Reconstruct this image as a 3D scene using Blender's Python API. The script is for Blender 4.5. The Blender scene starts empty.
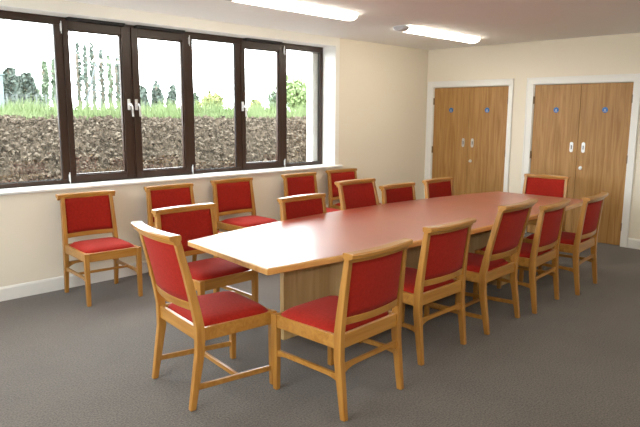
import bpy, bmesh, math, random
from mathutils import Vector, Matrix, noise
random.seed(7)
S = bpy.context.scene
COL = S.collection
PI = math.pi

# ------------------------------------------------------------------ camera
f_px, yaw, pitch, roll = 610.18, math.radians(44.453), math.radians(-9.208), math.radians(0.321)
F = Vector((math.cos(pitch)*math.cos(yaw), math.cos(pitch)*math.sin(yaw), math.sin(pitch)))
R = Vector((math.sin(yaw), -math.cos(yaw), 0)); U = R.cross(F)
R2 = math.cos(roll)*R + math.sin(roll)*U; U2 = -math.sin(roll)*R + math.cos(roll)*U
cam_d = bpy.data.cameras.new('camera'); cam = bpy.data.objects.new('camera', cam_d); COL.objects.link(cam)
m = Matrix((R2, U2, -F)).transposed().to_4x4(); m.translation = Vector((-8.0791, -5.607, 1.6296))
cam.matrix_world = m
cam_d.sensor_width = 36; cam_d.lens = f_px/640*36; cam_d.clip_end = 500; cam_d.clip_start = 0.05
S.camera = cam

# ------------------------------------------------------------------ world, light, exposure
SKY = 15.0
w = bpy.data.worlds.new('overcast_sky'); S.world = w; w.use_nodes = True
wn = w.node_tree.nodes; wl = w.node_tree.links
bg = wn['Background']
tc = wn.new('ShaderNodeTexCoord'); nz = wn.new('ShaderNodeTexNoise'); nz.inputs['Scale'].default_value = 2.2
wl.new(tc.outputs['Generated'], nz.inputs['Vector'])
cr = wn.new('ShaderNodeValToRGB'); cr.color_ramp.elements[0].color = (.86, .93, 1, 1); cr.color_ramp.elements[1].color = (1, 1, 1, 1)
wl.new(nz.outputs['Fac'], cr.inputs['Fac']); wl.new(cr.outputs['Color'], bg.inputs['Color'])
bg.inputs['Strength'].default_value = SKY
S.view_settings.view_transform = 'Standard'; S.view_settings.look = 'None'; S.view_settings.gamma = 1
S.view_settings.use_curve_mapping = False
S.view_settings.exposure = 0.0
LAMP = 20.0            # luminance of the fluorescent diffusers

pd = bpy.data.lights.new('window_portal', 'AREA'); pd.shape = 'RECTANGLE'; pd.size = 5.7; pd.size_y = 1.6
pd.cycles.is_portal = True
po = bpy.data.objects.new('window_portal', pd); COL.objects.link(po)
po.location = (-4.9, .5, 1.74); po.rotation_euler = (-PI/2, 0, 0)

# the photographer's flash, mounted above the lens
FLASH = 135
fl = bpy.data.lights.new('camera_flash', 'SPOT'); fl.energy = FLASH; fl.shadow_soft_size = .03; fl.spot_size = math.radians(80); fl.spot_blend = .8; fl.color = (1, .97, .92)
fo = bpy.data.objects.new('camera_flash', fl); COL.objects.link(fo)
fo.matrix_world = cam.matrix_world.copy(); fo.location = Vector((-8.0791, -5.607, 1.6296))+U2*.12
# daylight portal of the unseen window added in the left wall
pd2 = bpy.data.lights.new('added_window_portal', 'AREA'); pd2.shape = 'RECTANGLE'; pd2.size = 3.3; pd2.size_y = 1.5; pd2.cycles.is_portal = True
po2 = bpy.data.objects.new('added_window_portal', pd2); COL.objects.link(po2); po2.location = (-9.52, -2.7, 1.72); po2.rotation_euler = (-PI/2, 0, PI/2)

# ------------------------------------------------------------------ materials
def mat(name, color, rough=.6, spec=.5, metal=0, bump=None, vary=None, coat=0):
    m = bpy.data.materials.new(name); m.use_nodes = True
    n = m.node_tree.nodes; l = m.node_tree.links; b = n['Principled BSDF']
    b.inputs['Base Color'].default_value = (*color, 1); b.inputs['Roughness'].default_value = rough
    b.inputs['Specular IOR Level'].default_value = spec; b.inputs['Metallic'].default_value = metal
    b.inputs['Coat Weight'].default_value = coat; b.inputs['Coat Roughness'].default_value = .33
    t = n.new('ShaderNodeTexCoord')
    if vary:                                   # (scale, second colour, detail)
        z = n.new('ShaderNodeTexNoise'); z.inputs['Scale'].default_value = vary[0]; z.inputs['Detail'].default_value = vary[2] if len(vary) > 2 else 3
        l.new(t.outputs['Object'], z.inputs['Vector'])
        r = n.new('ShaderNodeValToRGB'); r.color_ramp.elements[0].position = .35; r.color_ramp.elements[1].position = .65
        r.color_ramp.elements[0].color = (*color, 1); r.color_ramp.elements[1].color = (*vary[1], 1)
        l.new(z.outputs['Fac'], r.inputs['Fac']); l.new(r.outputs['Color'], b.inputs['Base Color'])
    if bump:                                   # (scale, strength)
        z = n.new('ShaderNodeTexNoise'); z.inputs['Scale'].default_value = bump[0]; z.inputs['Detail'].default_value = 4
        l.new(t.outputs['Object'], z.inputs['Vector'])
        bu = n.new('ShaderNodeBump'); bu.inputs['Strength'].default_value = bump[1]; bu.inputs['Distance'].default_value = .01
        l.new(z.outputs['Fac'], bu.inputs['Height']); l.new(bu.outputs['Normal'], b.inputs['Normal'])
    return m

def wood(name, c1, c2, scale=(28, 28, 2.2), rough=.38, spec=.45, coat=.4):
    m = bpy.data.materials.new(name); m.use_nodes = True
    n = m.node_tree.nodes; l = m.node_tree.links; b = n['Principled BSDF']
    t = n.new('ShaderNodeTexCoord'); mp = n.new('ShaderNodeMapping'); mp.inputs['Scale'].default_value = scale
    l.new(t.outputs['Object'], mp.inputs['Vector'])
    z = n.new('ShaderNodeTexNoise'); z.inputs['Scale'].default_value = 1; z.inputs['Detail'].default_value = 6; z.inputs['Distortion'].default_value = .8
    l.new(mp.outputs['Vector'], z.inputs['Vector'])
    r = n.new('ShaderNodeValToRGB'); r.color_ramp.elements[0].position = .3; r.color_ramp.elements[1].position = .7
    r.color_ramp.elements[0].color = (*c1, 1); r.color_ramp.elements[1].color = (*c2, 1)
    l.new(z.outputs['Fac'], r.inputs['Fac']); l.new(r.outputs['Color'], b.inputs['Base Color'])
    b.inputs['Coat Weight'].default_value = coat; b.inputs['Coat Roughness'].default_value = .25
    b.inputs['Roughness'].default_value = rough; b.inputs['Specular IOR Level'].default_value = spec
    bu = n.new('ShaderNodeBump'); bu.inputs['Strength'].default_value = .08; bu.inputs['Distance'].default_value = .004
    l.new(z.outputs['Fac'], bu.inputs['Height']); l.new(bu.outputs['Normal'], b.inputs['Normal'])
    return m

M = {}
M['wall'] = mat('cream_wall_paint', (.79, .725, .605), .8, .2, bump=(180, .04))
M['surround'] = mat('pale_window_surround_paint', (.86, .84, .77), .7, .25)
M['reveal'] = mat('white_reveal_paint', (.85, .85, .83), .6, .3)
M['ceiling'] = mat('matt_ceiling_paint', (.91, .91, .90), .9, .1)
M['white_trim'] = mat('white_gloss_trim', (.80, .79, .75), .35, .45)
M['sill'] = mat('white_sill_gloss', (.86, .86, .84), .25, .5)
def carpet_mat():
    m = bpy.data.materials.new('brown_grey_carpet'); m.use_nodes = True
    n = m.node_tree.nodes; l = m.node_tree.links; b = n['Principled BSDF']
    t = n.new('ShaderNodeTexCoord')
    a = n.new('ShaderNodeTexNoise'); a.inputs['Scale'].default_value = 95; a.inputs['Detail'].default_value = 5
    c = n.new('ShaderNodeTexNoise'); c.inputs['Scale'].default_value = 3.5; c.inputs['Detail'].default_value = 4
    l.new(t.outputs['Object'], a.inputs['Vector']); l.new(t.outputs['Object'], c.inputs['Vector'])
    r = n.new('ShaderNodeValToRGB'); r.color_ramp.elements[0].position = .36; r.color_ramp.elements[1].position = .66
    r.color_ramp.elements[0].color = (.060, .045, .033, 1); r.color_ramp.elements[1].color = (.145, .116, .090, 1)
    l.new(a.outputs['Fac'], r.inputs['Fac'])
    mx = n.new('ShaderNodeMix'); mx.data_type = 'RGBA'; mx.blend_type = 'MULTIPLY'; mx.inputs['Factor'].default_value = .35
    l.new(r.outputs['Color'], mx.inputs['A']); l.new(c.outputs['Fac'], mx.inputs['B'])
    l.new(mx.outputs['Result'], b.inputs['Base Color'])
    b.inputs['Roughness'].default_value = .95; b.inputs['Specular IOR Level'].default_value = .15
    b.inputs['Sheen Weight'].default_value = .25; b.inputs['Sheen Roughness'].default_value = .5
    bu = n.new('ShaderNodeBump'); bu.inputs['Strength'].default_value = .5; bu.inputs['Distance'].default_value = .006
    l.new(a.outputs['Fac'], bu.inputs['Height']); l.new(bu.outputs['Normal'], b.inputs['Normal'])
    return m
M['carpet'] = carpet_mat()
M['oak'] = wood('varnished_oak', (.32, .130, .018), (.45, .215, .042), rough=.33, spec=.5)
M['oak_x'] = wood('varnished_oak_lengthwise', (.32, .130, .018), (.45, .215, .042), scale=(2.2, 28, 28), rough=.3, spec=.5)
M['edge'] = wood('oak_table_edge', (.50, .235, .06), (.66, .36, .11), scale=(2, 22, 22), rough=.3)
M['panel'] = wood('oak_veneer_panel', (.56, .37, .16), (.70, .50, .25), scale=(16, 16, 1.2), rough=.45)
M['door'] = wood('oak_door_veneer', (.29, .14, .036), (.45, .25, .085), scale=(26, 26, 1.6), rough=.42, spec=.35, coat=0)
M['fabric'] = mat('red_upholstery', (.25, .012, .006), .85, .12, bump=(420, .12), vary=(60, (.30, .015, .008)))
M['fabric'].node_tree.nodes['Principled BSDF'].inputs['Sheen Weight'].default_value = .12
M['fabric'].node_tree.nodes['Principled BSDF'].inputs['Sheen Tint'].default_value = (1, .35, .3, 1)
M['top'] = mat('red_brown_table_laminate', (.30, .046, .017), .36, .6, vary=(2.4, (.36, .066, .027), 6), bump=(60, .015), coat=.75)
M['top'].node_tree.nodes['Principled BSDF'].inputs['Coat IOR'].default_value = 1.6
M['frame'] = mat('dark_brown_window_frame', (.035, .017, .010), .35, .35)
M['vent'] = mat('black_trickle_vent', (.012, .011, .012), .5, .4)
M['gasket'] = mat('black_rubber_gasket', (.01, .01, .01), .6, .3)
M['silver'] = mat('satin_silver', (.78, .78, .78), .3, .5, metal=.6)
M['chrome'] = mat('satin_chrome', (.60, .59, .57), .42, .5, metal=1)
M['white_pl'] = mat('white_plastic', (.85, .85, .85), .4, .5)
M['grey_pl'] = mat('grey_plastic_end_cap', (.50, .50, .52), .45, .5)
M['blue'] = mat('blue_sign_enamel', (.022, .13, .38), .4, .5)
M['brass'] = mat('dull_hinge_metal', (.20, .13, .07), .4, .5, metal=.7)
M['dark'] = mat('dark_pull_paint', (.03, .022, .018), .6, .3)
M['soil'] = mat('dug_clay_soil', (.012, .009, .006), .95, .1, vary=(13, (.072, .056, .040), 12), bump=(40, .6))  # shade of the pits between clods put into the dark mottling
M['grass'] = mat('fresh_green_grass', (.085, .125, .045), .7, .2, vary=(1.2, (.13, .165, .075)))
M['field'] = mat('rough_meadow', (.10, .13, .075), .9, .1, vary=(.6, (.13, .16, .10)))
M['leaf_dark'] = mat('hazed_dark_green_foliage', (.070, .088, .078), .7, .2, vary=(1.5, (.095, .118, .098)))  # leaf tones lifted and flattened to carry the haze
M['leaf_pale'] = mat('hazed_pale_green_foliage', (.10, .135, .095), .7, .2, vary=(1.5, (.14, .18, .12)))  # paler than the leaves, distance haze put into the colour
M['leaf_yellow'] = mat('yellow_green_foliage', (.14, .155, .05), .7, .2, vary=(2.5, (.20, .21, .08)))
M['leaf_spring'] = mat('spring_green_foliage', (.13, .185, .07), .7, .2, vary=(1.5, (.17, .22, .10)))
M['bark'] = mat('grey_bark', (.12, .10, .08), .9, .1)
M['steel'] = mat('galvanised_steel', (.075, .085, .09), .5, .4, metal=.3)
M['render'] = mat('white_masonry_paint', (.80, .78, .74), .8, .2, bump=(60, .3))
M['bounce_paving'] = mat('pale_bounce_paving', (.55, .54, .51), .9, .1)  # pale ground added to bounce daylight indoors
M['pale_build'] = mat('pale_cladding', (.12, .15, .16), .6, .3)

def glass_mat():
    m = bpy.data.materials.new('clear_window_glass'); m.use_nodes = True
    n = m.node_tree.nodes; l = m.node_tree.links; n.remove(n['Principled BSDF'])
    o = [x for x in n if x.type == 'OUTPUT_MATERIAL'][0]
    tr = n.new('ShaderNodeBsdfTransparent'); tr.inputs[0].default_value = (.97, .985, .98, 1)
    gl = n.new('ShaderNodeBsdfGlossy'); gl.inputs['Roughness'].default_value = 0.0
    fr = n.new('ShaderNodeFresnel'); ge = n.new('ShaderNodeNewGeometry'); ma = n.new('ShaderNodeMath'); ma.operation = 'MULTIPLY_ADD'   # same index seen from either face
    ma.inputs[1].default_value = 1/1.5-1.5; ma.inputs[2].default_value = 1.5
    l.new(ge.outputs['Backfacing'], ma.inputs[0]); l.new(ma.outputs[0], fr.inputs['IOR'])
    mx = n.new('ShaderNodeMixShader'); l.new(fr.outputs[0], mx.inputs[0]); l.new(tr.outputs[0], mx.inputs[1]); l.new(gl.outputs[0], mx.inputs[2])
    l.new(mx.outputs[0], o.inputs['Surface']); return m
M['glass'] = glass_mat()
def emit_mat(name, col, st):
    m = bpy.data.materials.new(name); m.use_nodes = True
    b = m.node_tree.nodes['Principled BSDF']; b.inputs['Base Color'].default_value = (.9, .9, .85, 1)
    b.inputs['Emission Color'].default_value = (*col, 1); b.inputs['Emission Strength'].default_value = st; b.inputs['Roughness'].default_value = .4
    return m
M['lamp'] = emit_mat('lit_lamp_diffuser', (1, .94, .80), LAMP)

# ------------------------------------------------------------------ helpers
def obj(name, bm, material, parent=None, smooth=False, bevel=0, loc=None):
    bmesh.ops.recalc_face_normals(bm, faces=bm.faces)
    me = bpy.data.meshes.new(name); bm.to_mesh(me); bm.free()
    me.materials.append(material)
    if smooth:
        for p in me.polygons: p.use_smooth = True
    o = bpy.data.objects.new(name, me); COL.objects.link(o)
    if parent: o.parent = parent
    if loc: o.location = loc
    if bevel:
        b = o.modifiers.new('bevel', 'BEVEL'); b.width = bevel; b.segments = 2; b.limit_method = 'ANGLE'; b.angle_limit = .7
    return o
def empty(name, loc=(0, 0, 0), rz=0):
    o = bpy.data.objects.new(name, None); COL.objects.link(o); o.location = loc; o.rotation_euler = (0, 0, rz); o.empty_display_size = .1
    return o
def tag(o, label=None, cat=None, group=None, kind=None):
    if label: o['label'] = label
    if cat: o['category'] = cat
    if group: o['group'] = group
    if kind: o['kind'] = kind
    return o
def box(bm, x0, x1, y0, y1, z0, z1):
    v = [bm.verts.new((x, y, z)) for x in (x0, x1) for y in (y0, y1) for z in (z0, z1)]
    for q in ((0, 1, 3, 2), (4, 6, 7, 5), (0, 4, 5, 1), (2, 3, 7, 6), (0, 2, 6, 4), (1, 5, 7, 3)): bm.faces.new([v[i] for i in q])
    return bm
def B(*a):
    bm = bmesh.new(); box(bm, *a); return bm
def loft(bm, rings, closed_ends=True):
    """rings: list of equal-length loops of points"""
    vs = [[bm.verts.new(p) for p in r] for r in rings]; n = len(vs[0])
    for a, b in zip(vs, vs[1:]):
        for i in range(n): bm.faces.new((a[i], a[(i+1) % n], b[(i+1) % n], b[i]))
    if closed_ends:
        bm.faces.new(vs[0]); bm.faces.new(vs[-1][::-1])
    return bm
def rect_ring(cx, cy, z, wx, wy):
    return [(cx-wx/2, cy-wy/2, z), (cx+wx/2, cy-wy/2, z), (cx+wx/2, cy+wy/2, z), (cx-wx/2, cy+wy/2, z)]
def cyl(bm, c, axis, r, h, seg=24):
    """cylinder from c along unit axis, length h"""
    a = Vector(axis).normalized(); u = a.orthogonal().normalized(); v = a.cross(u); c = Vector(c)
    return loft(bm, [[c+a*t+u*r*math.cos(2*PI*i/seg)+v*r*math.sin(2*PI*i/seg) for i in range(seg)] for t in (0, h)])
def tube(bm, pts, r, seg=8):
    pts = [Vector(p) for p in pts]; rings = []
    for i, p in enumerate(pts):
        d = (pts[min(i+1, len(pts)-1)]-pts[max(i-1, 0)]).normalized(); u = d.orthogonal().normalized(); v = d.cross(u)
        rings.append([p+u*r*math.cos(2*PI*k/seg)+v*r*math.sin(2*PI*k/seg) for k in range(seg)])
    return loft(bm, rings)

# ================================================================== ROOM SHELL
X0, Y0, H = -9.4, -7.0, 2.62
WX0, WX1, WZ0, WZ1, WD = -7.75, -2.093, .957, 2.515, .22
def st(name, bm, m, parent=None, **k):
    o = obj(name, bm, m, parent, **k)
    if parent is None: o['kind'] = 'structure'
    return o
st('floor', B(X0, .1, Y0, 0, -.12, 0), M['carpet'])
st('ceiling', B(X0-.1, .1, Y0-.1, .0, H, H+.15), M['ceiling'])
# window wall with its opening (0.45 m thick)
bm = bmesh.new(); T = .36
box(bm, X0-.1, WX0, 0, T, -.12, H+.15); box(bm, WX1, .1, 0, T, -.12, H+.15)
box(bm, WX0, WX1, 0, T, -.12, WZ0-.03); box(bm, WX0, WX1, 0, T, WZ1, H+.15)
st('wall_window', bm, M['wall'])
# back wall with two door openings
D1 = (-1.395, -.120); D2 = (-3.033, -1.742); DH = 2.06
bm = bmesh.new()
box(bm, 0, .1, D1[1], 0, -.12, H); box(bm, 0, .1, D2[1], D1[0], -.12, H); box(bm, 0, .1, Y0, D2[0], -.12, H)
box(bm, 0, .1, D1[0], D1[1], DH, H); box(bm, 0, .1, D2[0], D2[1], DH, H)
box(bm, .1, .15, Y0, 0, -.12, H)
st('wall_back', bm, M['wall'])
bm = bmesh.new(); SW = (-4.3, -1.1)
box(bm, X0-.1, X0, Y0, SW[0], -.12, H); box(bm, X0-.1, X0, SW[1], 0, -.12, H); box(bm, X0-.1, X0, SW[0], SW[1], -.12, .96); box(bm, X0-.1, X0, SW[0], SW[1], 2.48, H)
st('wall_left', bm, M['wall'])
w2 = empty('added_side_window', (X0-.05, -2.7, .96)); w2['kind'] = 'structure'  # unseen window, added to brighten the room from the left
bm = bmesh.new()
box(bm, -.03, .03, -1.6, 1.6, 0, .05); box(bm, -.03, .03, -1.6, 1.6, 1.47, 1.52)
for y in (-1.6, -.56, .50, 1.54): box(bm, -.03, .03, y, y+.06, .05, 1.47)
obj('window_frame', bm, M['frame'], w2)
obj('window_pane', B(-.003, .003, -1.54, 1.54, .05, 1.47), M['glass'], w2)
st('bounce_terrace', B(-22, X0-.1, -16, 8, -.5, .45), M['bounce_paving'])  # unseen pale ground, added to bounce daylight up to the ceiling
st('wall_right', B(X0-.1, .1, Y0-.1, Y0, -.12, H), M['wall'])
def skirting(name, a, b, axis):
    prof = [(0, 0), (.016, 0), (.016, .105), (.010, .120), (0, .125)]
    if axis == 'x': rings = [[(t, -d, z) for d, z in prof] for t in (a, b)]
    else: rings = [[(-d, t, z) for d, z in prof] for t in (a, b)]
    return st(name, loft(bmesh.new(), rings), M['white_trim'])
skirting('baseboard_window', X0, 0, 'x')
skirting('baseboard_back', Y0, -3.105, 'y')
skirting('baseboard_between_doors', -1.65, -1.452, 'y')
# pale plaster surround of the window opening
bm = bmesh.new()
box(bm, WX0-.07, WX1+.072, -.009, 0, WZ1, H); box(bm, WX1, WX1+.072, -.009, 0, WZ0, WZ1); box(bm, WX0-.07, WX0, -.009, 0, WZ0, WZ1)
st('trim_1', bm, M['surround'])
# white inner linings of the reveal
bm = bmesh.new()
box(bm, WX0, WX1, -.009, WD, WZ1-.006, WZ1); box(bm, WX1-.006, WX1, -.009, WD, WZ0, WZ1); box(bm, WX0, WX0+.006, -.009, WD, WZ0, WZ1)
st('trim_2', bm, M['reveal'])
# exterior reveal in painted masonry
bm = bmesh.new()
box(bm, WX1-.13, WX1-.001, WD+.07, T+.04, WZ0-.1, WZ1+.1); box(bm, X0-.3, X0-.15, T+.001, T+.06, .5, 3)
st('trim_3', bm, M['render'])

# ---------------- window
win = empty('window_1', (0, 0, 0)); win['kind'] = 'structure'
FY0, FY1 = WD, WD+.045
sash = [(-6.98, -6.31, 0), (-5.583, -4.915, 1), (-4.890, -4.225, -1), (-3.488, -2.832, -1)]
mull = [-6.995, -6.29, -5.583, -4.9025, -4.225, -3.490, -2.832]
bm = bmesh.new()
box(bm, WX0, WX1-.006, FY0, FY1, WZ0, WZ0+.042); box(bm, WX0, WX1-.006, FY0, FY1, 2.437, WZ1-.006)
box(bm, WX0, WX0+.055, FY0, FY1, WZ0+.042, 2.437); box(bm, WX1-.058, WX1-.006, FY0, FY1, WZ0+.042, 2.437)
for a, b in ((-7.025, -6.965), (-6.32, -6.26), (-5.650, -5.55), (-4.92, -4.885), (-4.262, -4.152), (-3.563, -3.455), (-2.862, -2.756)): box(bm, a, b, FY0+.002, FY1, WZ0+.042, 2.437)
obj('window_frame', bm, M['frame'], win, bevel=.003)
# panes of fixed lights
for a, b in ((-7.695, -7.025), (-6.26, -5.645), (-4.152, -3.563), (-2.756, -2.165)):
    bm = B(a-.01, b+.01, FY0+.018, FY0+.024, 1.0, 2.432); obj('window_pane', bm, M['glass'], win)
    g = bmesh.new()
    for q in ((a, a+.007, 1.0, 2.43), (b-.007, b, 1.0, 2.43)): box(g, q[0], q[1], FY0+.008, FY0+.017, q[2], q[3])
    box(g, a+.007, b-.007, FY0+.008, FY0+.017, 1.0, 1.008); box(g, a+.007, b-.007, FY0+.008, FY0+.017, 2.424, 2.43)
    obj('gasket', g, M['gasket'], win)
gx = {-6.98: (-6.90, -6.39), -5.583: (-5.517, -5.010), -4.890: (-4.802, -4.299), -3.488: (-3.418, -2.907)}
for a, b, hs in sash:
    ga, gb = gx[a]; sy0 = FY0-.013; a2, b2 = a+.006, b-.006
    bm = bmesh.new(); z0, z1 = WZ0+.012, WZ1-.03
    box(bm, a2, ga-.014, sy0, FY1-.01, z0, z1); box(bm, gb+.014, b2, sy0, FY1-.01, z0, z1)
    box(bm, ga-.014, gb+.014, sy0, FY1-.01, z0, 1.036); box(bm, ga-.014, gb+.014, sy0, FY1-.01, 2.402, z1)
    # sloping glazing bead
    for q in ((ga-.014, ga, 1.036, 2.402), (gb, gb+.014, 1.036, 2.402)): box(bm, q[0], q[1], sy0+.012, FY1-.012, q[2], q[3])
    box(bm, ga, gb, sy0+.012, FY1-.012, 1.036, 1.048); box(bm, ga, gb, sy0+.012, FY1-.012, 2.390, 2.402)
    s = obj('window_sash', bm, M['frame'], win, bevel=.003)
    obj('window_pane', B(ga-.005, gb+.005, FY0+.006, FY0+.012, 1.043, 2.395), M['glass'], s)
    # trickle vent on the head
    obj('trickle_vent', B(a+.04, b-.06, FY0-.075, FY0-.002, WZ1-.034, WZ1-.008), M['vent'], win, bevel=.003)
    if hs:
        hx = (gb+.066) if hs == 1 else (ga-.060)
        h = obj('window_handle', B(hx-.015, hx+.015, sy0-.014, sy0, 1.665, 1.775), M['silver'], s, bevel=.005)
        bm = bmesh.new(); tube(bm, [(hx, sy0-.010, 1.72), (hx, sy0-.048, 1.72)], .011)
        lv = [(hx-.004, sy0-.046, 1.73), (hx+.012, sy0-.052, 1.70), (hx+.016, sy0-.052, 1.60)]
        tube(bm, lv, .010); obj('lever', bm, M['silver'], h, smooth=True)
for x in (-5.590, -4.196, -2.802):
    for z0, z1 in ((2.36, 2.47), (WZ0+.005, WZ0+.11)):
        bm = bmesh.new(); cyl(bm, (x, FY0-.015, z0), (0, 0, 1), .004, z1-z0, 10); box(bm, x-.005, x+.005, FY0-.016, FY0+.004, z0+.02, z1-.02)
        obj('friction_hinge', bm, M['white_pl'], win)
# sill board with rounded nosing
prof = [(WD, .93), (-.035, .93), (-.045, .936), (-.048, .947), (-.045, .955), (-.035, .960), (WD, .960)]
sill = obj('window_sill', loft(bmesh.new(), [[(t, y, z) for y, z in prof] for t in (WX0-.1, WX1+.115)]), M['sill'], win)

# ---------------- doors
def double_door(name, y0, y1, c0, c1):
    """y0<y1 leaf extents; c0<c1 outer casing extents on the back wall X=0"""
    d = empty(name, (0, (y0+y1)/2, 0)); d['kind'] = 'structure'; cy = (y0+y1)/2
    L = lambda bm, n, mt, par, **k: obj(n, bm, mt, par, **k)
    sh = lambda *a: B(a[0], a[1], a[2]-cy, a[3]-cy, a[4], a[5])
    # casing and lining
    bm = bmesh.new()
    for a, b in ((c0, y0-.012), (y1+.012, c1)):
        box(bm, -.020, 0, a-cy, b-cy, 0, 2.052); box(bm, -.026, -.018, (a if a == c0 else b-.018)-cy, (a+.018 if a == c0 else b)-cy, 0, 2.135)
    box(bm, -.020, 0, c0-cy, c1-cy, 2.052, 2.14); box(bm, -.026, -.018, c0-cy, c1-cy, 2.120, 2.139)
    L(bm, 'architrave', M['white_trim'], d, bevel=.002)
    bm = bmesh.new()
    box(bm, -.004, .09, y0-.016-cy, y0-.003-cy, 0, 2.046); box(bm, -.004, .09, y1+.003-cy, y1+.016-cy, 0, 2.046); box(bm, -.004, .09, y0-.016-cy, y1+.016-cy, 2.045, 2.058)
    L(bm, 'door_lining', M['white_trim'], d)
    for s, (a, b) in ((1, (cy+.002, y1)), (-1, (y0, cy-.002))):      # s=1: left leaf seen from the room
        lf = L(sh(.006, .05, a, b, .008, 2.04), 'door_leaf', M['door'], d, bevel=.002)
        mid = (a+b)/2
        py = (cy+s*.077)
        sg = bmesh.new(); sy = {('door_1', 1): -.449, ('door_1', -1): -1.054, ('door_2', 1): -2.072, ('door_2', -1): -2.701}[(name, s)]
        cyl(sg, (.0055, sy-cy, 1.707), (-1, 0, 0), .036, .004, 32); sign = L(sg, 'fire_door_sign', M['blue'], lf)
        sign['label'] = 'round blue fire door sign'
        dot = bmesh.new(); loft(dot, [[(x, sy-cy+.010*math.cos(k*PI/4), 1.707+.010*math.sin(k*PI/4)) for k in range(8)] for x in (.0014, .0008)])
        box(dot, .0008, .0014, sy-cy-.020, sy-cy+.020, 1.685, 1.690); L(dot, 'sign_mark', M['grey_pl'], sign)
        # flush pull: oval plate with a recess
        bm = bmesh.new(); n = 24
        ov = lambda x, rw, rh: [(x, py-cy+rw*math.cos(2*PI*k/n)*1.0, 1.226+rh*(1 if math.sin(2*PI*k/n) > 0 else -1)+rw*math.sin(2*PI*k/n)) for k in range(n)]
        loft(bm, [ov(.006, .022, .045), ov(.001, .022, .045), ov(.001, .013, .038), ov(.004, .011, .036)])
        pl = L(bm, 'flush_pull', M['chrome'], lf)
        L(B(.0005, .0035, py-cy-.005, py-cy+.005, 1.20, 1.25), 'pull_dark_bar', M['dark'], pl)  # dark bar fills the plate's hollow, its depth put into colour
        if s == -1:
            bm = bmesh.new(); cyl(bm, (.006, cy-.058-cy, .958), (-1, 0, 0), .023, .006, 24); cyl(bm, (0, cy-.058-cy, .958), (-1, 0, 0), .015, .022, 24)
            L(bm, 'door_lock', M['chrome'], lf)
        hy = y1+.004 if s == 1 else y0-.004
        for hz in (.25, 1.10, 1.84):
            bm = bmesh.new(); cyl(bm, (-.006, hy-cy, hz-.05), (0, 0, 1), .007, .1, 10); box(bm, -.004, .006, hy-cy-.012, hy-cy+.012, hz-.05, hz+.05)
            L(bm, 'hinge', M['brass'], d)
    return d
double_door('door_1', -1.3736, -.1413, -1.452, -.027)
double_door('door_2', -3.0118, -1.7609, -3.1053, -1.6498)

# ---------------- ceiling lights
def ceiling_light(x0, x1, yc, label):
    t = empty('ceiling_light', ((x0+x1)/2, yc, H)); tag(t, label, 'ceiling light', None); h = (x1-x0)/2
    obj('lamp_body', B(-h+.02, h-.02, -.055, .055, -.030, 0), M['white_pl'], t)
    def ring(x, s=1, n=14):
        pts = [(x, 0.084*s*math.cos(PI*k/n), -.010-.052*s*math.sin(PI*k/n)**.8) for k in range(n+1)]
        return pts
    bm = bmesh.new(); loft(bm, [ring(-h+.10), ring(h-.085)])
    obj('diffuser', bm, M['lamp'], t, smooth=False)
    for s, wd in ((-1, .10), (1, .085)):
        bm = bmesh.new(); loft(bm, [ring(s*(h-wd), 1.03), ring(s*(h-.03), 1.0), ring(s*(h-.008), .9), ring(s*h, .7)])
        obj('end_cap', bm, M['grey_pl'] if s < 0 else M['lampcap'], t, smooth=False)
    return t
M['lampcap'] = emit_mat('lit_translucent_end_cap', (1, .93, .76), LAMP*.55)
ceiling_light(-4.92, -3.32, -1.38, 'lit fluorescent ceiling light above the near end of the table, cut by top edge')
ceiling_light(-2.44, -.80, -1.28, 'lit fluorescent ceiling light closest to the doors')
for x in (-7.0, -5.0, -2.95):  # second row out of view, added to raise the room's brightness
    o = ceiling_light(x-.0, x+1.5, -5.0, 'added fluorescent ceiling light out of view, there to brighten the room')
    o['group'] = 'added ceiling lights out of view'

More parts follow.
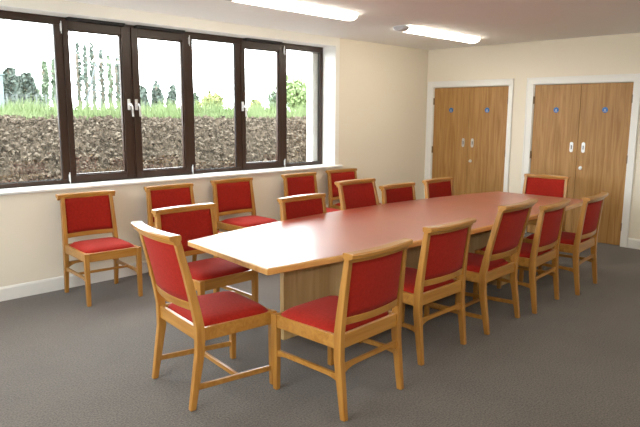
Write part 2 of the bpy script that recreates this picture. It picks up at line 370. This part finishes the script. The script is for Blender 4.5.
# ================================================================== CHAIRS
def cr_curve(x, hw, sag): return -sag*(1-(x/hw)**2)      # bows backwards (local -Y) in the middle
def make_chair(kind):
    """origin: floor point midway between the rear feet; the sitter faces local +Y"""
    tall = kind == 'tall'
    hgt = .988 if tall else .908
    splay = .055 if tall else .040
    rake = .118 if tall else .050       # top offset behind the seat-level rear leg
    fy = .545                            # rear foot -> front foot
    hw_r, hw_f = (.234, .232) if kind == 'low_both' else (.262, .246)              # half spacing rear / front legs
    low0, low1 = (.555, .603) if tall else (.512, .553)
    t = empty('dining_chair')
    def back_y(z):                       # centre line of the rear stile in y
        if z < .33: return splay*(z/.33)
        if z < .47: return splay
        k = (z-.47)/(hgt-.47); return splay-rake*(k**1.15)
    def back_x(z): return hw_r if z < .45 else hw_r-.014*(z-.45)/(hgt-.45)
    topz = hgt-.028
    for s in (-1, 1):
        rings = []
        for z in (0, .10, .22, .33, .40, .47, .55, .65, .75, .85, topz):
            if z > topz: continue
            dp = .034+.016*min(z/.33, 1) if z <= .33 else (.050 if z <= .47 else .050-.016*(z-.47)/(hgt-.47))
            wx = .033+.006*min(z/.33, 1) if z <= .47 else .039-.006*(z-.47)/(hgt-.47)
            rings.append(rect_ring(s*back_x(z), back_y(z), z, wx, dp))
        obj('leg', loft(bmesh.new(), rings), M['oak'], t, bevel=.004)
    for s in (-1, 1):
        rings = [rect_ring(s*hw_f, fy, 0, .033, .033), rect_ring(s*hw_f, fy, .20, .038, .038), rect_ring(s*hw_f, fy, .460, .043, .040)]
        obj('leg', loft(bmesh.new(), rings), M['oak'], t, bevel=.004)
    # seat rails
    yr = splay; bm = bmesh.new(); r0, r1 = .383, .458
    box(bm, -hw_f+.019, hw_f-.019, fy-.014, fy+.012, r0, r1)
    box(bm, -hw_r+.016, hw_r-.016, yr-.012, yr+.012, r0, r1+.002)
    for s in (-1, 1):
        loft(bm, [[(s*hw_r-.012, yr+.02, r0), (s*hw_r+.012, yr+.02, r0), (s*hw_r+.012, yr+.02, r1), (s*hw_r-.012, yr+.02, r1)],
                  [(s*hw_f-.012, fy-.018, r0), (s*hw_f+.012, fy-.018, r0), (s*hw_f+.012, fy-.018, r1), (s*hw_f-.012, fy-.018, r1)]])
    obj('seat_frame', bm, M['oak_x'], t, bevel=.003)
    # drop-in upholstered seat: rounded slab, crowned in the middle
    bm = bmesh.new(); nx, ny = 16, 16; x0, x1, y0, y1 = -hw_r+.004, hw_r-.004, yr+.016, fy+.004
    def sup(u, v, e=.12):                # maps the square to a rounded square
        k = 7; n = (abs(u)**k+abs(v)**k)**(1/k); mx = max(abs(u), abs(v), 1e-6)
        sc = mx/n if n > 0 else 1
        return u*sc, v*sc
    grid = []
    for j in range(ny+1):
        row = []
        for i in range(nx+1):
            u, v = -1+2*i/nx, -1+2*j/ny
            uu, vv = sup(u, v); m_ = max(abs(u), abs(v))
            z = .455+.036*(1-m_**5)**.55+.010*(1-m_*m_)
            row.append(bm.verts.new(((x0+x1)/2+uu*(x1-x0)/2, (y0+y1)/2+vv*(y1-y0)/2, z)))
        grid.append(row)
    for j in range(ny):
        for i in range(nx): bm.faces.new((grid[j][i], grid[j][i+1], grid[j+1][i+1], grid[j+1][i]))
    base = [g for g in grid[0]]+[grid[j][nx] for j in range(1, ny+1)]+[grid[ny][i] for i in range(nx-1, -1, -1)]+[grid[j][0] for j in range(ny-1, 0, -1)]
    low = [bm.verts.new((v.co.x*.99, v.co.y, .450)) for v in base]; n = len(base)
    for i in range(n): bm.faces.new((base[i], base[(i+1) % n], low[(i+1) % n], low[i]))
    bm.faces.new(low)
    obj('seat', bm, M['fabric'], t, smooth=True)
    # crest rail: bowed, overhanging backwards
    N = 14; hw = .264 if kind == 'low_both' else .273; sag = .032
    def bowed(hw, prof, sag, N=14):      # prof: (dy, z); rails bow in plan
        return [[(x, dy+cr_curve(x, hw, sag), z) for dy, z in prof] for x in [-hw+2*hw*i/N for i in range(N+1)]]
    yt = back_y(hgt)
    obj('crest_rail', loft(bmesh.new(), bowed(hw, [(yt+.016, hgt-.052), (yt+.017, hgt-.034), (yt+.026, hgt-.030), (yt+.027, hgt-.007), (yt+.021, hgt), (yt-.034, hgt), (yt-.042, hgt-.006), (yt-.040, hgt-.026), (yt-.016, hgt-.036), (yt-.014, hgt-.052)], sag)), M['oak_x'], t, bevel=.002)
    # inner part of crest between stiles
    hwi = hw_r-.020
    y1_, y0_ = back_y(low1), back_y(low0)
    obj('lower_back_rail', loft(bmesh.new(), bowed(hwi, [(y0_+.010, low0), (y1_+.010, low1), (y1_-.012, low1), (y0_-.012, low0)], .030)), M['oak_x'], t, bevel=.003)
    # upholstered back panel, bowed and slightly padded at the front
    bm = bmesh.new(); nz_ = 8; za, zb = low1-.004, hgt-.042; N = 14
    def surf(side):
        g = []
        for j in range(nz_+1):
            z = za+(zb-za)*j/nz_; row = []
            for i in range(N+1):
                x = -hwi+2*hwi*i/N; u = x/hwi; v = -1+2*j/nz_
                pad = (1-abs(u)**6)*(1-abs(v)**6)
                y = back_y(z)+cr_curve(x, hwi, .030)+(.008+.012*pad if side > 0 else -.007-.005*pad)
                row.append(bm.verts.new((x, y, z)))
            g.append(row)
        return g
    a, b = surf(1), surf(-1)
    for g in (a, b):
        for j in range(nz_):
            for i in range(N): bm.faces.new((g[j][i], g[j][i+1], g[j+1][i+1], g[j+1][i]))
    for j in range(nz_):
        for i in (0, N): bm.faces.new((a[j][i], a[j+1][i], b[j+1][i], b[j][i]))
    for i in range(N):
        for j in (0, nz_): bm.faces.new((a[j][i], a[j][i+1], b[j][i+1], b[j][i]))
    obj('backrest', bm, M['fabric'], t, smooth=True)
    # stretchers
    if tall:
        for s in (-1, 1):
            y_a, y_b = back_y(.115)+.012, fy-.014
            loft_b = loft(bmesh.new(), [[(s*hw_r-.009, y_a, .108), (s*hw_r+.009, y_a, .108), (s*hw_r+.009, y_a, .138), (s*hw_r-.009, y_a, .138)],
                                        [(s*hw_f-.009, y_b, .092), (s*hw_f+.009, y_b, .092), (s*hw_f+.009, y_b, .122), (s*hw_f-.009, y_b, .122)]])
            obj('stretcher', loft_b, M['oak_x'], t, bevel=.002)
        ym = (splay+fy)/2
        obj('stretcher', B(-hw_r+.009, hw_r-.009, ym-.010, ym+.010, .101, .127), M['oak_x'], t, bevel=.002)
    else:
        def arched(p0, p1, zt, th, wd, arch, par):
            """bar with arched brackets at both ends"""
            p0, p1 = Vector(p0), Vector(p1); d = (p1-p0); nrm = Vector((-d.y, d.x)).normalized()*wd/2; rings = []
            for k in (0, .05, .1, .16, .24, .5, .76, .84, .9, .95, 1):
                e = min(k, 1-k); dz = arch*max(0, 1-e/.18)**1.6; p = p0+d*k
                rings.append([(p.x-nrm.x, p.y-nrm.y, zt-th-dz), (p.x+nrm.x, p.y+nrm.y, zt-th-dz), (p.x+nrm.x, p.y+nrm.y, zt), (p.x-nrm.x, p.y-nrm.y, zt)])
            return obj('stretcher', loft(bmesh.new(), rings), M['oak_x'], par)
        for s in (-1, 1):
            arched((s*hw_r, back_y(.22)+.016), (s*hw_f, fy-.014), .246, .026, .018, .014, t)
        if kind == 'low_rear' or kind == 'low_both':
            arched((-hw_r+.014, back_y(.27)), (hw_r-.014, back_y(.27)), .296, .024, .018, .034, t)
        if kind == 'low_both':
            ym = .30
            obj('stretcher', B(-hw_r+.009, hw_r-.009, ym-.009, ym+.009, .224, .246), M['oak_x'], t, bevel=.002)
    return t
protos = {}
def dup(root):
    r = root.copy(); COL.objects.link(r)
    for ch in root.children:
        c = ch.copy(); COL.objects.link(c); c.parent = r
    return r
def chair(kind, x, y, deg, label, group, sz=1):
    if kind not in protos: o = protos[kind] = make_chair(kind)
    else: o = dup(protos[kind])
    o.scale = (1, 1, sz); o.location = (x, y, 0); o.rotation_euler = (0, 0, math.radians(deg)); tag(o, label, 'chair', group)
    return o
GW, GR, GL = 'spare chairs along the window wall', 'chairs along the right side of the table', 'chairs on the window side of the table'
# A..E against the window wall
chair('low_both', -5.600, -.160, 175.5, 'leftmost red oak chair against the window wall, seen whole', GW)
chair('low_rear', -4.715, -.150, 180, 'second chair from the left against the window wall, half hidden by a table chair', GW)
chair('low_rear', -3.880, -.110, 179, 'red oak chair with bright seat showing, against wall under the middle of the window', GW)
chair('low_rear', -2.865, -.145, 180, 'red oak chair against the wall under the right end of the window sill', GW)
chair('low_rear', -2.050, -.110, 179, 'red oak chair against the wall just right of the window sill end', GW)
# F..J window side of the table
chair('low_rear', -5.430, -1.525, 180, 'red oak chair on window side of the table, seat showing beside its near left corner', GL)
chair('low_rear', -4.310, -1.700, 180, 'second chair from the near end along the window side of the table, backrest top showing', GL)
chair('tall', -3.51, -1.690, 180, 'tall backed red oak chair in the middle of the window side of the table', GL)
chair('low_rear', -2.925, -1.715, 180, 'fourth chair from the near end on the window side, before plain cream wall', GL)
chair('low_rear', -2.130, -1.690, 180, 'farthest chair on the window side, its backrest in front of the left door casing', GL)
# head of table
chair('low_rear', -.76, -2.335, 94, 'red oak chair at the far head of the table, facing the camera', None)
# right side
chair('low_rear', -5.525, -3.540, 2, 'large foreground oak chair, red back to the camera, by the near right table corner', GR, 1.02)
chair('low_rear', -4.615, -3.410, 0, 'second chair from the front on the right side of the table', GR, 1.02)
chair('tall', -3.790, -3.420, 2, 'tall backed oak chair in the middle of the right side of the table', GR)
chair('low_rear', -3.060, -3.440, 4, 'fourth chair from the front on the right side of the table', GR)
chair('low_rear', -2.270, -3.480, 4, 'last chair on the right side of the table, standing before the right door', GR)
# near end
chair('tall', -6.265, -2.615, -98, 'tall oak chair at the near end of the table, top rail gleaming from the window', None, 1.012)

# ================================================================== TABLE
t = empty('conference_table', (-3.6, -2.47, 0)); tag(t, 'long boat shaped conference table with red top and oak edging, chairs all round', 'table')
TX, TY = -3.6, -2.47
def yl(x): return -.054*x*x-.411*x-2.545
def yr_(x): return .023*x*x+.132*x-2.98
def outline(ins):
    pts = []; xa, xb = -5.70, -1.445
    N = 24
    for i in range(N+1):                                     # left (window) edge from near to far
        x = xa+(xb-xa)*i/N; pts.append([x, yl(x)])
    xc, xd = -1.43, -5.825
    for i in range(N+1):                                     # right edge back
        x = xc+(xd-xc)*i/N; pts.append([x, yr_(x)])
    n = len(pts); out = []
    if ins == 0: return [(p[0]-TX, p[1]-TY) for p in pts]
    for i in range(n):                                       # offset inwards
        p, a, b = Vector(pts[i]), Vector(pts[i-1]), Vector(pts[(i+1) % n])
        d1 = (p-a).normalized(); d2 = (b-p).normalized(); n1 = Vector((d1.y, -d1.x)); n2 = Vector((d2.y, -d2.x))
        k = (n1+n2); k = k/max(k.length_squared/2, .3); q = p+k*ins; out.append((q.x-TX, q.y-TY))
    return out
o0, o1, o2 = outline(0), outline(.006), outline(.028)
bm = bmesh.new()
loft(bm, [[(x, y, .698) for x, y in o2], [(x, y, .698) for x, y in o1], [(x, y, .703) for x, y in o0], [(x, y, .733) for x, y in o0],
          [(x, y, .7395) for x, y in o1], [(x, y, .7400) for x, y in outline(.012)]])
obj('table_edging', bm, M['edge'], t)
bm = bmesh.new(); loft(bm, [[(x, y, z) for x, y in outline(.016)] for z in (.7402, .7412)])
obj('tabletop', bm, M['top'], t)
# pedestal boxes under the top, clad in oak veneer
obj('spine_panel', B(-5.225-TX, -1.95-TX, -2.445-TY, -2.405-TY, 0, .698), M['panel'], t, bevel=.002)
obj('pedestal', B(-4.75-TX, -4.42-TX, -2.80-TY, -2.446-TY, 0, .698), M['panel'], t, bevel=.002)
obj('pedestal', B(-2.78-TX, -2.45-TX, -2.85-TY, -2.446-TY, 0, .698), M['panel'], t, bevel=.002)

# ================================================================== OUTSIDE
st('ground_outside', B(-60, 90, T+.001, 160, -.5, -.05), M['field'])
M['bounce_gravel'] = mat('pale_bounce_gravel', (.58, .56, .52), .9, .1, vary=(45, (.46, .44, .40)), bump=(60, .5))
st('bounce_gravel_path', B(-8.5, 3.2, T+.002, 1.05, -.04, .42), M['bounce_gravel'])  # hidden below the sill, added to throw daylight onto the ceiling
def bank_z(y):
    k = min(max((y-1.0)/2.6, 0), 1); return .25+1.27*(k*k*(3-2*k))**.8
bm = bmesh.new(); nx, ny = 560, 170; xa, xb, ya, yb = -8.5, 3.2, .9, 4.2; rows = []
for j in range(ny+1):
    row = []
    for i in range(nx+1):
        x = xa+(xb-xa)*i/nx; y = ya+(yb-ya)*j/ny
        p = Vector((x*3.2, y*3.2, 0)); q = Vector((x*11, y*11, 3)); r = Vector((x*27, y*27, 9))
        h = .07*noise.noise(p)+.09*abs(noise.noise(q))+.075*noise.noise(r)+.05*noise.noise(r*2.1)
        d, _ = noise.voronoi(Vector((x*7, y*7, 0))); h += .10*(.5-min(d[0], .5))*(1 if y < 3.9 else .4)
        row.append(bm.verts.new((x+.05*noise.noise(q*1.3), y+.05*noise.noise(r), bank_z(y)+h-.02)))
    rows.append(row)
for j in range(ny):
    for i in range(nx): bm.faces.new((rows[j][i], rows[j][i+1], rows[j+1][i+1], rows[j+1][i]))
st('soil_bank', bm, M['soil'])
M['clod'] = mat('pale_soil_clod', (.036, .026, .018), .95, .1, vary=(9, (.115, .095, .072), 8), bump=(40, .5))  # paler than the bank soil, so relief is put into colour
bm = bmesh.new()
for _ in range(15000):
    x = random.uniform(-7.5, 2.2); y = random.uniform(1.1, 3.42); k = random.choice((.009, .011, .014, .019, .032))*random.uniform(.7, 1.3)
    ro = Matrix.Rotation(random.uniform(0, 6.28), 3, Vector((random.gauss(0, 1), random.gauss(0, 1), random.gauss(0, 1))).normalized())
    z = bank_z(y)+.03+random.uniform(-.02, .045)
    v = [bm.verts.new(Vector((x, y, z))+ro @ Vector((dx*k*random.uniform(.6, 1.3), dy*k*random.uniform(.6, 1.3), dz*k*random.uniform(.6, 1.1))))
         for dx, dy, dz in ((1, 0, 0), (0, 1, .3), (-1, 0, -.2), (0, -1, 0), (.1, 0, 1), (0, .1, -1))]
    for a in range(4):
        bm.faces.new((v[a], v[(a+1) % 4], v[4])); bm.faces.new((v[(a+1) % 4], v[a], v[5]))
tag(obj('soil_clods', bm, M['clod']), 'loose clods of dug soil strewn over the bank outside', 'soil', kind='stuff')
bm = bmesh.new(); v = [bm.verts.new(p) for p in ((-30, 4.1, 1.50), (80, 4.1, 1.50), (90, 60, 1.45), (-30, 60, 1.45))]
bm.faces.new(v); g = [bm.verts.new((p.co.x, p.co.y, 1.0)) for p in v]
for i in range(4): bm.faces.new((v[i], v[(i+1) % 4], g[(i+1) % 4], g[i]))
bm.faces.new(g)
st('meadow', bm, M['field'])
# grass
def blades(bm, n, xr, yr, hr, base, wd=.010):
    for _ in range(n):
        x = random.uniform(*xr); y = random.uniform(*yr); h = random.uniform(*hr)*(.7+.6*noise.noise(Vector((x*1.3, y, 5))))
        a = random.uniform(0, PI); dx, dy = math.cos(a)*wd, math.sin(a)*wd; lx, ly = random.gauss(0, .25)*h, random.gauss(0, .25)*h
        z = base(y)
        bm.faces.new((bm.verts.new((x-dx, y-dy, z)), bm.verts.new((x+dx, y+dy, z)), bm.verts.new((x+lx, y+ly, z+h))))
bm = bmesh.new()
blades(bm, 26000, (-6.8, 4.5), (3.55, 6.2), (.10, .26), lambda y: min(bank_z(y), 1.5)-.02)
blades(bm, 24000, (-5.5, 10), (5.2, 9.5), (.28, .62), lambda y: 1.46, .011)
tag(obj('meadow_grass', bm, M['grass']), 'fresh green grass growing along the top of the soil bank', 'grass', kind='stuff')

C = Vector((-8.0791, -5.607, 1.6296))
def foliage(bm, c, rx, ry, rz, n, s):
    for _ in range(n):
        while True:
            p = Vector([random.uniform(-1, 1) for _ in range(3)])
            if .25 < p.length < 1: break
        p = Vector((p.x*rx, p.y*ry, p.z*rz))+Vector(c)
        a = Vector([random.gauss(0, 1) for _ in range(3)]).normalized(); b = a.orthogonal().normalized(); d = a.cross(b); k = s*random.uniform(.6, 1.3)
        bm.faces.new([bm.verts.new(p+b*k*u+d*k*.6*v) for u, v in ((-1, 0), (0, -1), (1, 0), (0, 1))])
def tree(name, x, y, base, h, w_, m, label, cat, group=None, trunk=.35, n=900, s=.12, blobs=6, cone=False):
    t = empty(name, (x, y, base)); tag(t, label, cat, group)
    bm = bmesh.new(); lean = random.uniform(-.1, .1)
    tube(bm, [(0, 0, -.1), (lean*.5, 0, h*.4), (lean, 0, h*.85)], .03+.012*h, 6)
    obj('trunk', bm, M['bark'], t)
    bm = bmesh.new()
    for k in range(blobs):
        if cone:
            zz = h*(trunk+(1-trunk)*(k+.5)/blobs); rr = w_*(.55+.45*math.sin(PI*(k+.6)/blobs))
            foliage(bm, (random.uniform(-.15, .15)*w_, 0, zz), rr/2, rr/2, h*(1-trunk)/blobs*.7, n//blobs, s)
        else:
            a = random.uniform(0, 2*PI); q = random.uniform(.1, .55)*w_*.5
            zz = h*(trunk+(1-trunk)*random.uniform(.2, .72))
            foliage(bm, (q*math.cos(a), q*math.sin(a), zz), w_*.32, w_*.32, h*(1-trunk)*.30, n//blobs, s)
    obj('foliage', bm, m, t)
    return t
def px(u, v, Y):
    d = F+R2*(u-320)/f_px+U2*(213.5-v)/f_px; return C+d*((Y-C.y)/d.y)
# (pixel column, distance Y, top row, width in px) are turned into real positions and heights once, here
GZ = 1.42
def plant(u, Y, vtop, wpx, **k):
    p = px(u, vtop, Y); q = px(u+wpx, vtop, Y); w_ = (q-p).length*.72
    return dict(x=p.x, y=Y, base=GZ, h=p.z-GZ, w_=w_, **k)
def T_(name, u, Y, vt, wpx, m, label, cat, group=None, **k):
    a = plant(u, Y, vt, wpx); return tree(name, a['x'], a['y'], a['base'], a['h'], a['w_'], m, label, cat, group, **k)
gB = 'trees beyond the grass'
T_('broadleaf_tree', 6, 30, 60, 34, M['leaf_dark'], 'dark green tree at the left edge of the view through the window', 'tree', gB, n=2600, s=.22, blobs=9, trunk=.1)
T_('broadleaf_tree', 24, 32, 66, 26, M['leaf_dark'], 'dark rounded tree in the middle of the first window pane', 'tree', gB, n=2200, s=.22, blobs=8, trunk=.1)
T_('broadleaf_tree', 38, 34, 83, 18, M['leaf_pale'], 'low pale bush between the dark trees and the thin poplar', 'tree', gB, n=1200, s=.2, trunk=.05)
T_('poplar_tree', 44, 26, 62, 9, M['leaf_pale'], 'thin pale poplar left of the first window post', 'tree', gB, n=420, s=.14, cone=True, blobs=7, trunk=.15)
T_('poplar_tree', 53, 27, 60, 8, M['leaf_pale'], 'wispy poplar half hidden by the first window post', 'tree', gB, n=420, s=.14, cone=True, blobs=7, trunk=.15)
for u, vt, lab in ((77, 43, 'leftmost poplar in the second window pane'), (84, 46, 'second poplar from the left in the second pane'), (91, 43, 'tallest middle poplar in the second pane, beside the pale frame'),
                   (101, 51, 'poplar just right of the pale frame in the second pane'), (109, 56, 'second poplar from the right in the second pane'), (117, 58, 'shortest poplar at the right of the second pane')):
    T_('poplar_tree', u, 24+(u % 3)*1.3, vt, 7, M['leaf_dark'] if u != 109 else M['leaf_pale'], lab, 'tree', gB, n=330, s=.11, cone=True, blobs=9, trunk=.12)
for u, vt, wp, lab in ((142, 84, 14, 'dark shrub at the left of the third window pane'), (157, 81, 16, 'dark bushy tree in the middle of the third pane'), (170, 84, 13, 'dark shrub at the right of the third pane'), (194, 90, 12, 'dark shrub just behind the yellow bush')):
    T_('hedge_tree', u, 22, vt, wp, M['leaf_dark'], lab, 'tree', gB, n=1100, s=.13, trunk=.05)
T_('yellow_bush', 209, 12, 90, 36, M['leaf_yellow'], 'yellow green bush in the fourth window pane', 'bush', n=1800, s=.07, trunk=0.0, blobs=8)
T_('yellow_bush', 256, 14, 98, 18, M['leaf_yellow'], 'low yellow green bush in the fifth window pane', 'bush', n=1300, s=.07, trunk=0.0)
T_('broadleaf_tree', 296, 17, 72, 50, M['leaf_spring'], 'light green rounded tree in the right window pane', 'tree', gB, n=2600, s=.10, trunk=.05, blobs=10)
T_('broadleaf_tree', 274, 19, 88, 16, M['leaf_pale'], 'small light green tree at the right of the fifth pane', 'tree', gB, n=900, s=.10, trunk=.05)
# fence
fa, fb = px(-25, 95, 20), px(64, 95, 20)
fn = empty('wire_fence', (fa.x, fa.y, GZ)); tag(fn, 'grey mesh fence standing beyond the grass at the left', 'fence')
dv = fb-fa; n = 9; FH = .95
for k in range(n+1):
    q = dv*k/n; bm = bmesh.new(); tube(bm, [(q.x, 0, 0), (q.x, 0, FH)], .03, 6); obj('fence_post', bm, M['steel'], fn)
bm = bmesh.new()
for k in range(9): tube(bm, [(0, 0, .05+k*.105), (dv.x, 0, .05+k*.105)], .006, 4)
k = 0
while k*.09 < dv.x: tube(bm, [(k*.09, 0, .02), (k*.09, 0, FH-.03)], .006, 4); k += 1
obj('mesh_panel', bm, M['steel'], fn)
# pale A-shaped frame
a0, a1, at_ = px(82, 100, 18), px(102, 100, 18), px(99, 62, 18)
fr = empty('goal_frame', (a0.x, a0.y, GZ)); tag(fr, 'pale slanting frame with crossbar among the poplars', 'frame')
wd_ = a1.x-a0.x; hh = at_.z-GZ
bm = bmesh.new(); tube(bm, [(0, 0, 0), (wd_*.8, 0, hh)], .03, 6); tube(bm, [(wd_, 0, 0), (wd_*.8, 0, hh)], .03, 6); obj('slanting_legs', bm, M['steel'], fr)
bm = bmesh.new(); tube(bm, [(wd_*.4, 0, hh*.5), (wd_*.9, 0, hh*.5)], .03, 6); obj('crossbar', bm, M['steel'], fr)
# pale building at the left edge
p = px(-6, 68, 26); b = empty('pale_building', (p.x, 26, GZ)); tag(b, 'pale building corner at the extreme left of the window view', 'building')
obj('wall', B(-3.0, .35, 0, 5, -.2, p.z-GZ-.3), M['pale_build'], b)
bm = bmesh.new(); loft(bm, [[(-3.2, y, p.z-GZ-.3), (.45, y, p.z-GZ-.3), (-1.2, y, p.z-GZ+.5)] for y in (-.1, 5.1)]); obj('roof', bm, M['pale_build'], b)
